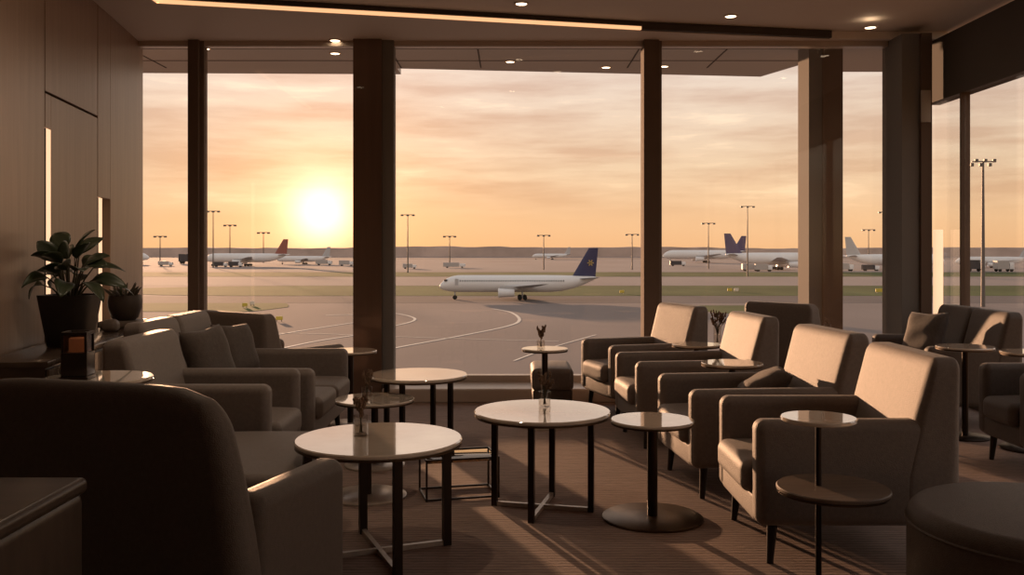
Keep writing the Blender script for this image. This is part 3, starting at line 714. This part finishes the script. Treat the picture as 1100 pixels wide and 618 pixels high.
# airliners (nose along +x, wheels on z = 0)
def aero(root, tip, chord_r, chord_t, th, tw=0):
    bm = bmesh.new(); rg = []
    for (p, c) in ((root, chord_r), (tip, chord_t)):
        sec = [(0, 0), (-.05, .4), (-.3, .6), (-.65, .35), (-1, 0), (-.65, -.15), (-.3, -.35), (-.05, -.3)]
        v = Vector(p); up = tw
        rg.append([bm.verts.new((v.x + a * c, v.y + (b_ * th * c if up else 0), v.z + (0 if up else b_ * th * c))) for a, b_ in sec])
    for i in range(8): bm.faces.new([rg[0][i], rg[0][(i + 1) % 8], rg[1][(i + 1) % 8], rg[1][i]])
    bm.faces.new(rg[0]); bm.faces.new(rg[1][::-1]); return bm
def airliner(label, px, py, ln, yaw, tail, detail=False, emblem=False, group='parked airliners'):
    x, y = gp(px, py)
    t = thing('airliner', label, 'airplane', (x, y, GZ + .03), yaw, group); s = ln / 37.0
    R = 2.0 * s; zc = 3.75 * s; n = 32
    st = [(1, .02, -.35), (.992, .28, -.30), (.975, .52, -.22), (.95, .74, -.12), (.92, .9, -.04), (.88, .99, 0), (.8, 1, 0), (.5, 1, 0), (.3, 1, 0), (.22, .93, .05), (.14, .74, .2), (.07, .48, .42), (.02, .25, .62), (0, .1, .7)]
    bm = bmesh.new(); rows = []
    for (u, r, dz) in st:
        rows.append([bm.verts.new(((u - .5) * ln, R * r * math.cos(2 * PI * k / n), zc + R * dz + R * r * math.sin(2 * PI * k / n))) for k in range(n)])
    for a, b_ in zip(rows, rows[1:]):
        for k in range(n): bm.faces.new([a[k], a[(k + 1) % n], b_[(k + 1) % n], b_[k]])
    bm.faces.new(rows[0]); bm.faces.new(rows[-1])
    fu = obj('fuselage', bm, M['white'], t)
    if detail:
        bm = bmesh.new()
        for k in range(44):
            xx = (.86 - k * .0152 - .5) * ln
            for sd in (1, -1): box(bm, xx, xx + .22, sd * R * .955 - .06, sd * R * .955 + .06, zc + R * .27, zc + R * .27 + .34)
        obj('cabin_windows', bm, M['dark_win'], fu, smooth=False)
        bm = bmesh.new()
        for sd in (1, -1): box(bm, .447 * ln, .466 * ln, sd * .95 * s - .5 * s, sd * .95 * s + .45 * s, zc + .62 * s, zc + 1.02 * s)
        obj('cockpit_windows', bm, M['dark_win'], fu, smooth=False)
        for sd in (1, -1):
            obj('cabin_door', B(.375 * ln, .397 * ln, sd * R * .93 - .12, sd * R * .93 + .12, zc - .3, zc + 1.2), M['wing'], fu, smooth=False)
    for sd in (1, -1):
        obj('wing', aero((.10 * ln, sd * R * .6, zc - .9 * s), (-.14 * ln, sd * 17 * s, zc + .5 * s), 7.2 * s, 1.6 * s, .13), M['wing'], t)
        obj('tailplane', aero((-.385 * ln, sd * .5 * s, zc + 1.1 * s), (-.47 * ln, sd * 6.2 * s, zc + 1.6 * s), 4.0 * s, 1.5 * s, .10), M['wing'], t)
        e = Matrix.Translation((.115 * ln, sd * 5.7 * s, zc - 1.95 * s)) @ Matrix.Rotation(PI / 2, 4, 'Y')
        en = obj('engine', L([(0, -1.2 * s), (.85 * s, -1.3 * s), (1.02 * s, 1.9 * s), (1.12 * s, 2.3 * s), (1.0 * s, 2.45 * s), (.92 * s, 2.1 * s), (0, 1.9 * s)][::-1], n=24, mx=e @ Matrix.Translation((0, 0, -2.2 * s))), M['white'], t)
        bm = bmesh.new(); box(bm, .00 * ln, .11 * ln, sd * 5.7 * s - .15 * s, sd * 5.7 * s + .15 * s, zc - 1.2 * s, zc - .4 * s); obj('pylon', bm, M['wing'], en, smooth=False)
    fin = obj('tail_fin', aero((-.345 * ln, 0, zc + 1.5 * s), (-.455 * ln, 0, zc + 8.4 * s), 5.6 * s, 2.2 * s, .10, 1), M[tail], t)
    if emblem:
        bm = bmesh.new(); cx, cz = -.465 * ln, zc + 4.9 * s
        for sd in (1, -1):
            for a in (0, PI / 3, 2 * PI / 3):
                bx = B(-.75, .75, -.012, .012, -.13, .13); bx.transform(Matrix.Translation((cx, sd * .30, cz)) @ Matrix.Rotation(a, 4, 'Y'))
                me_ = bpy.data.meshes.new('tmp'); bx.to_mesh(me_); bx.free(); bm.from_mesh(me_); bpy.data.meshes.remove(me_)
        obj('emblem', bm, M['gold'], fin, smooth=False)
    for (gx, gy) in ((.40, 0), (-.03, 3.0 * s), (-.03, -3.0 * s)):
        bm = bmesh.new(); tube(bm, [(gx * ln, gy, .5 * s), (gx * ln, gy * .9, zc - 1.2 * s)], .14 * s, 8)
        lg = obj('landing_gear', bm, M['wing'], t)
        for dx in ((0,) if gx > 0 else (-.6 * s, .6 * s)):
            for dy in (-.35 * s, .35 * s):
                mx = Matrix.Translation((gx * ln + dx, gy + dy, .52 * s)) @ Matrix.Rotation(PI / 2, 4, 'X')
                obj('wheel', L([(0, -.18 * s), (.4 * s, -.2 * s), (.52 * s, -.1 * s), (.52 * s, .1 * s), (.4 * s, .2 * s), (0, .18 * s)], n=20, mx=mx), M['tyre'], lg)
    return t
airliner('taxiing white airliner with a navy tail, seen through the middle window', 556, 322, 37, PI, 'navy', True, True, 'taxiing airliners')
airliner('parked white airliner with a reddish tail, left of the sun', 264, 286, 58, PI + .04, 'redtail')
airliner('parked white airliner, navy tail on its left, behind the grey outdoor column', 838, 290, 64, .05, 'violet')
airliner('parked white airliner with a dark tail, farther back through the right window', 756, 282.5, 72, PI - .05, 'violet')
airliner('parked white airliner right of the grey outdoor column', 962, 290, 58, .04, 'wing')
airliner('distant small airliner behind the taxiing one', 592, 279, 44, PI, 'wing')
airliner('parked white airliner seen through the glass side wall', 1066, 288, 46, PI * .97, 'wing')
airliner('white airliner whose nose shows at the left edge of the windows', 120, 284, 60, .0, 'wing')
airliner('distant white airliner just right of the reddish tail, under the sun', 326, 284, 42, PI, 'wing')

# floodlight masts
def mast(px, py_top, py_base, label, heads=3):
    x, y = gp(px, py_base); top = EYE + (268 - py_top) * y / 1000 - GZ; k = y / 500
    t = thing('floodlight_mast', label, 'mast', (x, y, GZ + .061), 0, 'floodlight masts on the apron')
    obj('pole', tube(bmesh.new(), [(0, 0, 0), (0, 0, top)], [.42 * k ** .6, .20 * k ** .6], 10), M['mast'], t)
    bm = bmesh.new(); w = 3.0 * k ** .8
    bar(bm, (-w, 0, top), (w, 0, top), .35 * k, .35 * k); obj('crossarm', bm, M['mast'], t, smooth=False)
    for i in range(heads):
        xx = -w + 2 * w * i / (heads - 1)
        obj('floodlight', bevbox(xx - .7 * k, xx + .7 * k, -.5 * k, .5 * k, top - .7 * k, top + .2 * k, .1 * k, 1), M['mast'], t)
for a in ((229, 227, 288, 'mast at the left edge of the pane with the sun'), (247, 242, 284, 'mast above the reddish-tailed airliner'), (283, 250, 282.6, 'short mast left of the reddish tail'),
          (172, 254, 285, 'mast in the narrow left window'), (438, 231, 293, 'mast at the left of the middle window'), (483, 254, 286.5, 'faint mast above the taxiing airliner nose'),
          (584, 253, 290, 'mast near the middle of the wide window'), (679, 252, 290, 'mast at the right of the middle window'), (761, 240, 289, 'mast left of the tall right-window mast'),
          (803, 222, 297, 'tall mast beside the navy tail in the right window'), (933, 247, 285, 'mast between the grey column and the corner column'),
          (951, 228, 291, 'mast just left of the corner column'), (988, 216, 296, 'mast behind the corner column')):
    mast(*a)
# the big mast outside the side glass
x, y = gp(1056, 330); top = EYE + (268 - 174) * y / 1000 - GZ
t = thing('tall_floodlight_mast', 'big floodlight mast standing close outside the glass side wall', 'mast', (x, y, GZ + .061))
obj('pole', tube(bmesh.new(), [(0, 0, 0), (0, 0, top)], [.42, .22], 14), M['mast'], t)
obj('crossarm', bar(bmesh.new(), (-2.3, 0, top), (2.3, 0, top), .22, .22), M['mast'], t, smooth=False)
for i in range(6):
    xx = -2.3 + 4.6 * i / 5
    obj('floodlight', bevbox(xx - .33, xx + .33, -.3, .3, top - (.15 if i % 2 else 1.0), top + (.55 if i % 2 else -.3), .06, 1), M['mast'], t)

# ground vehicles and runway markers
def truck(px, py, label, ln=7, body='truck', s=1, yaw=0):
    x, y = gp(px, py); t = thing('service_truck', label, 'truck', (x, y, GZ + .03), yaw, 'service trucks on the apron')
    h = 2.4 * s; w = 1.25 * s
    obj('cargo_body', bevbox(-ln / 2, ln * .22, -w, w, .7 * s, .7 * s + h, .08, 1), M[body], t)
    obj('cab', bevbox(ln * .24, ln / 2, -w, w, .7 * s, .7 * s + h * .75, .15, 2), M['white' if body != 'yellow' else 'yellow'], t)
    obj('windscreen', B(ln * .5 - .02, ln * .5 + .03, -w * .8, w * .8, .7 * s + h * .38, .7 * s + h * .68), M['dark_win'], t, smooth=False)
    for sx in (-.32, .36):
        for sy in (-1, 1):
            mx = Matrix.Translation((sx * ln, sy * w * .85, .5 * s)) @ Matrix.Rotation(PI / 2, 4, 'X')
            obj('wheel', L(disc_prof(.5 * s, -.2, .2, .05), n=16, mx=mx), M['tyre'], t)
for a in ((178, 286, 'pale truck in the narrow left window', 10, 'truck', 1.1), (201, 283.5, 'dark box trailer just left of the left mullion', 12, 'truck_dark', 2.6), (237, 287, 'dark loader under the reddish-tailed airliner', 9, 'truck_dark', 1.1), (253, 287.2, 'dark loader below the left airliner wing', 9, 'truck_dark', 1.2),
          (440, 289, 'pale truck at the foot of the left mast', 8, 'truck', 1), (488, 288, 'pale truck behind the taxiing airliner nose', 14, 'truck', 1.1), (348, 285, 'white van on the apron under the sun', 12, 'truck', 1.3), (372, 286, 'pale van beside the bronze column', 10, 'truck', 1.3),
          (728, 286, 'dark loader at the nose of the far right airliner', 11, 'truck_dark', 1.2), (806, 291.5, 'pale tug under the navy tail', 9, 'truck', 1.3), (820, 291.8, 'white tug right of the tall mast', 9, 'truck', 1.3),
          (907, 291.5, 'pale tug right of the grey column', 9, 'truck', 1.4), (935, 291.3, 'dark loader left of the corner column', 9, 'truck_dark', 1.1), (1046, 292, 'dark catering truck outside the glass side wall', 10, 'truck_dark', 2), (1078, 292, 'pale catering truck at the right edge outside', 9, 'truck', 1.9)):
    truck(*a)
def marker(px, py, label, w=2.2, h=1.1, m='yellow'):
    x, y = gp(px, py); t = thing('taxiway_sign', label, 'sign', (x, y, GZ + .061), 0, 'small taxiway signs in the grass')
    obj('sign_box', bevbox(-w / 2, w / 2, -.15, .15, .25, .25 + h, .05, 1), M[m], t)
    for sx in (-1, 1): obj('post', B(sx * w * .35 - .05, sx * w * .35 + .05, -.05, .05, 0, .25), M['mast'], t, smooth=False)
for a in ((263, 331, 'yellow taxiway sign left of the far armchair back', 1.0, .7), (271, 329, 'pale taxiway sign just right of the yellow one', .9, .7, 'paint'), (300, 346, 'yellow taxiway marker behind the broad chair back', 1.1, .6),
          (784, 314, 'left of the taxiway signs in the right-hand grass', 1.3, .8), (791, 314, 'taxiway sign second from the left in the right-hand grass', 1.2, .8, 'paint'), (945, 315, 'yellow taxiway sign near the corner column', 2.2, .9), (703 - 35, 316, 'yellow taxiway sign behind the airliner tail', 1.2, .7)):
    marker(*a)

# ------------------------------------------------------------------ sky, sun, camera
w = bpy.data.worlds.new('sunset'); SC.world = w; w.use_nodes = True; nt = w.node_tree; nt.nodes.clear()
out = nt.nodes.new('ShaderNodeOutputWorld'); bg = nt.nodes.new('ShaderNodeBackground'); nt.links.new(bg.outputs[0], out.inputs[0])
tc = nt.nodes.new('ShaderNodeTexCoord'); sep = nt.nodes.new('ShaderNodeSeparateXYZ'); nt.links.new(tc.outputs['Generated'], sep.inputs[0])
def mth(op, a, b_=0.0, clamp=False):
    k = nt.nodes.new('ShaderNodeMath'); k.operation = op; k.use_clamp = clamp
    for i, v in ((0, a), (1, b_)):
        if isinstance(v, (int, float)): k.inputs[i].default_value = v
        else: nt.links.new(v, k.inputs[i])
    return k.outputs[0]
def ramp(f, els):
    r = nt.nodes.new('ShaderNodeValToRGB'); cr = r.color_ramp
    while len(cr.elements) < len(els): cr.elements.new(.5)
    for e, (p, c) in zip(cr.elements, els): e.position = p; e.color = (*c, 1) if len(c) == 3 else c
    nt.links.new(f, r.inputs[0]); return r.outputs[0]
def vmix(op, fac, a, b_):
    k = nt.nodes.new('ShaderNodeMix'); k.data_type = 'RGBA'; k.blend_type = op; k.clamp_result = False
    for i, v in ((0, fac), (6, a), (7, b_)):
        if isinstance(v, (int, float)): k.inputs[i].default_value = v
        elif isinstance(v, tuple): k.inputs[i].default_value = (*v, 1)
        else: nt.links.new(v, k.inputs[i])
    return k.outputs[2]
z = sep.outputs['Z']
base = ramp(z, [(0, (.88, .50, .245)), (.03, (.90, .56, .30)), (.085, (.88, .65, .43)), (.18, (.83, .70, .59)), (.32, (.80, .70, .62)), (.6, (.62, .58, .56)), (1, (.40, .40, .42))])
sun_dir = Vector((-.205, 1, .040)).normalized()
dp = nt.nodes.new('ShaderNodeVectorMath'); dp.operation = 'DOT_PRODUCT'; nt.links.new(tc.outputs['Generated'], dp.inputs[0]); dp.inputs[1].default_value = sun_dir
d = mth('MAXIMUM', dp.outputs['Value'], 0)
# clouds: low stretched bands
at = mth('ARCTAN2', sep.outputs['X'], sep.outputs['Y'])
cmb = nt.nodes.new('ShaderNodeCombineXYZ'); nt.links.new(mth('MULTIPLY', at, 3.2), cmb.inputs[0]); nt.links.new(mth('MULTIPLY', z, 24), cmb.inputs[1])
cn = nt.nodes.new('ShaderNodeTexNoise'); cn.inputs['Scale'].default_value = 1.15; cn.inputs['Detail'].default_value = 7; cn.inputs['Roughness'].default_value = .58
nt.links.new(cmb.outputs[0], cn.inputs['Vector'])
cl = ramp(cn.outputs['Fac'], [(.44, (0, 0, 0)), (.60, (1, 1, 1))])
fade = ramp(z, [(.02, (0, 0, 0)), (.07, (1, 1, 1)), (.25, (1, 1, 1)), (.5, (.3, .3, .3))])
clf = mth('MULTIPLY', cl, mth('MULTIPLY', fade, .85))
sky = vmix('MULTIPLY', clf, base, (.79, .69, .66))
hi = ramp(cn.outputs['Fac'], [(.30, (1, 1, 1)), (.42, (0, 0, 0))])
sky = vmix('ADD', mth('MULTIPLY', hi, mth('MULTIPLY', fade, .30)), sky, (1, .80, .52))
for p, c in ((6, (.07, .02, -.04)), (80, (.28, .09, -.03)), (450, (.50, .28, .14)), (2400, (1.4, 1.05, .8))):
    sky = vmix('ADD', mth('POWER', d, p), sky, c)
below = ramp(mth('ADD', z, .5), [(.46, (.35, .26, .20)), (.5, (1, 1, 1))])
sky = vmix('MULTIPLY', 1.0, sky, below)
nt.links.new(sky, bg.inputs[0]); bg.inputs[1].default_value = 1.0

sun = bpy.data.lights.new('sun', 'SUN'); sun.energy = 6.0; sun.color = (1, .56, .31); sun.angle = math.radians(.8)
so = bpy.data.objects.new('sun', sun); C.objects.link(so)
az, el = math.radians(-22), math.radians(4.6)
v = Vector((math.sin(az) * math.cos(el), math.cos(az) * math.cos(el), math.sin(el)))
so.rotation_euler = v.to_track_quat('Z', 'Y').to_euler(); so.location = (-30, 60, 12)

cam = bpy.data.cameras.new('camera'); co = bpy.data.objects.new('camera', cam); C.objects.link(co); SC.camera = co
cam.sensor_width = 36; cam.lens = 36 * 1000 / 1100; cam.clip_start = .05; cam.clip_end = 9000
co.location = (0, 0, EYE); co.rotation_euler = (PI / 2, 0, 0)
cam.shift_y = -(309 - 268) / 1100
vs = SC.view_settings; vs.view_transform = 'Standard'; vs.look = 'None'; vs.exposure = .12; vs.gamma = 1; vs.use_curve_mapping = False
SC.cycles.transparent_max_bounces = 24; SC.cycles.max_bounces = 8; SC.cycles.sample_clamp_indirect = 4
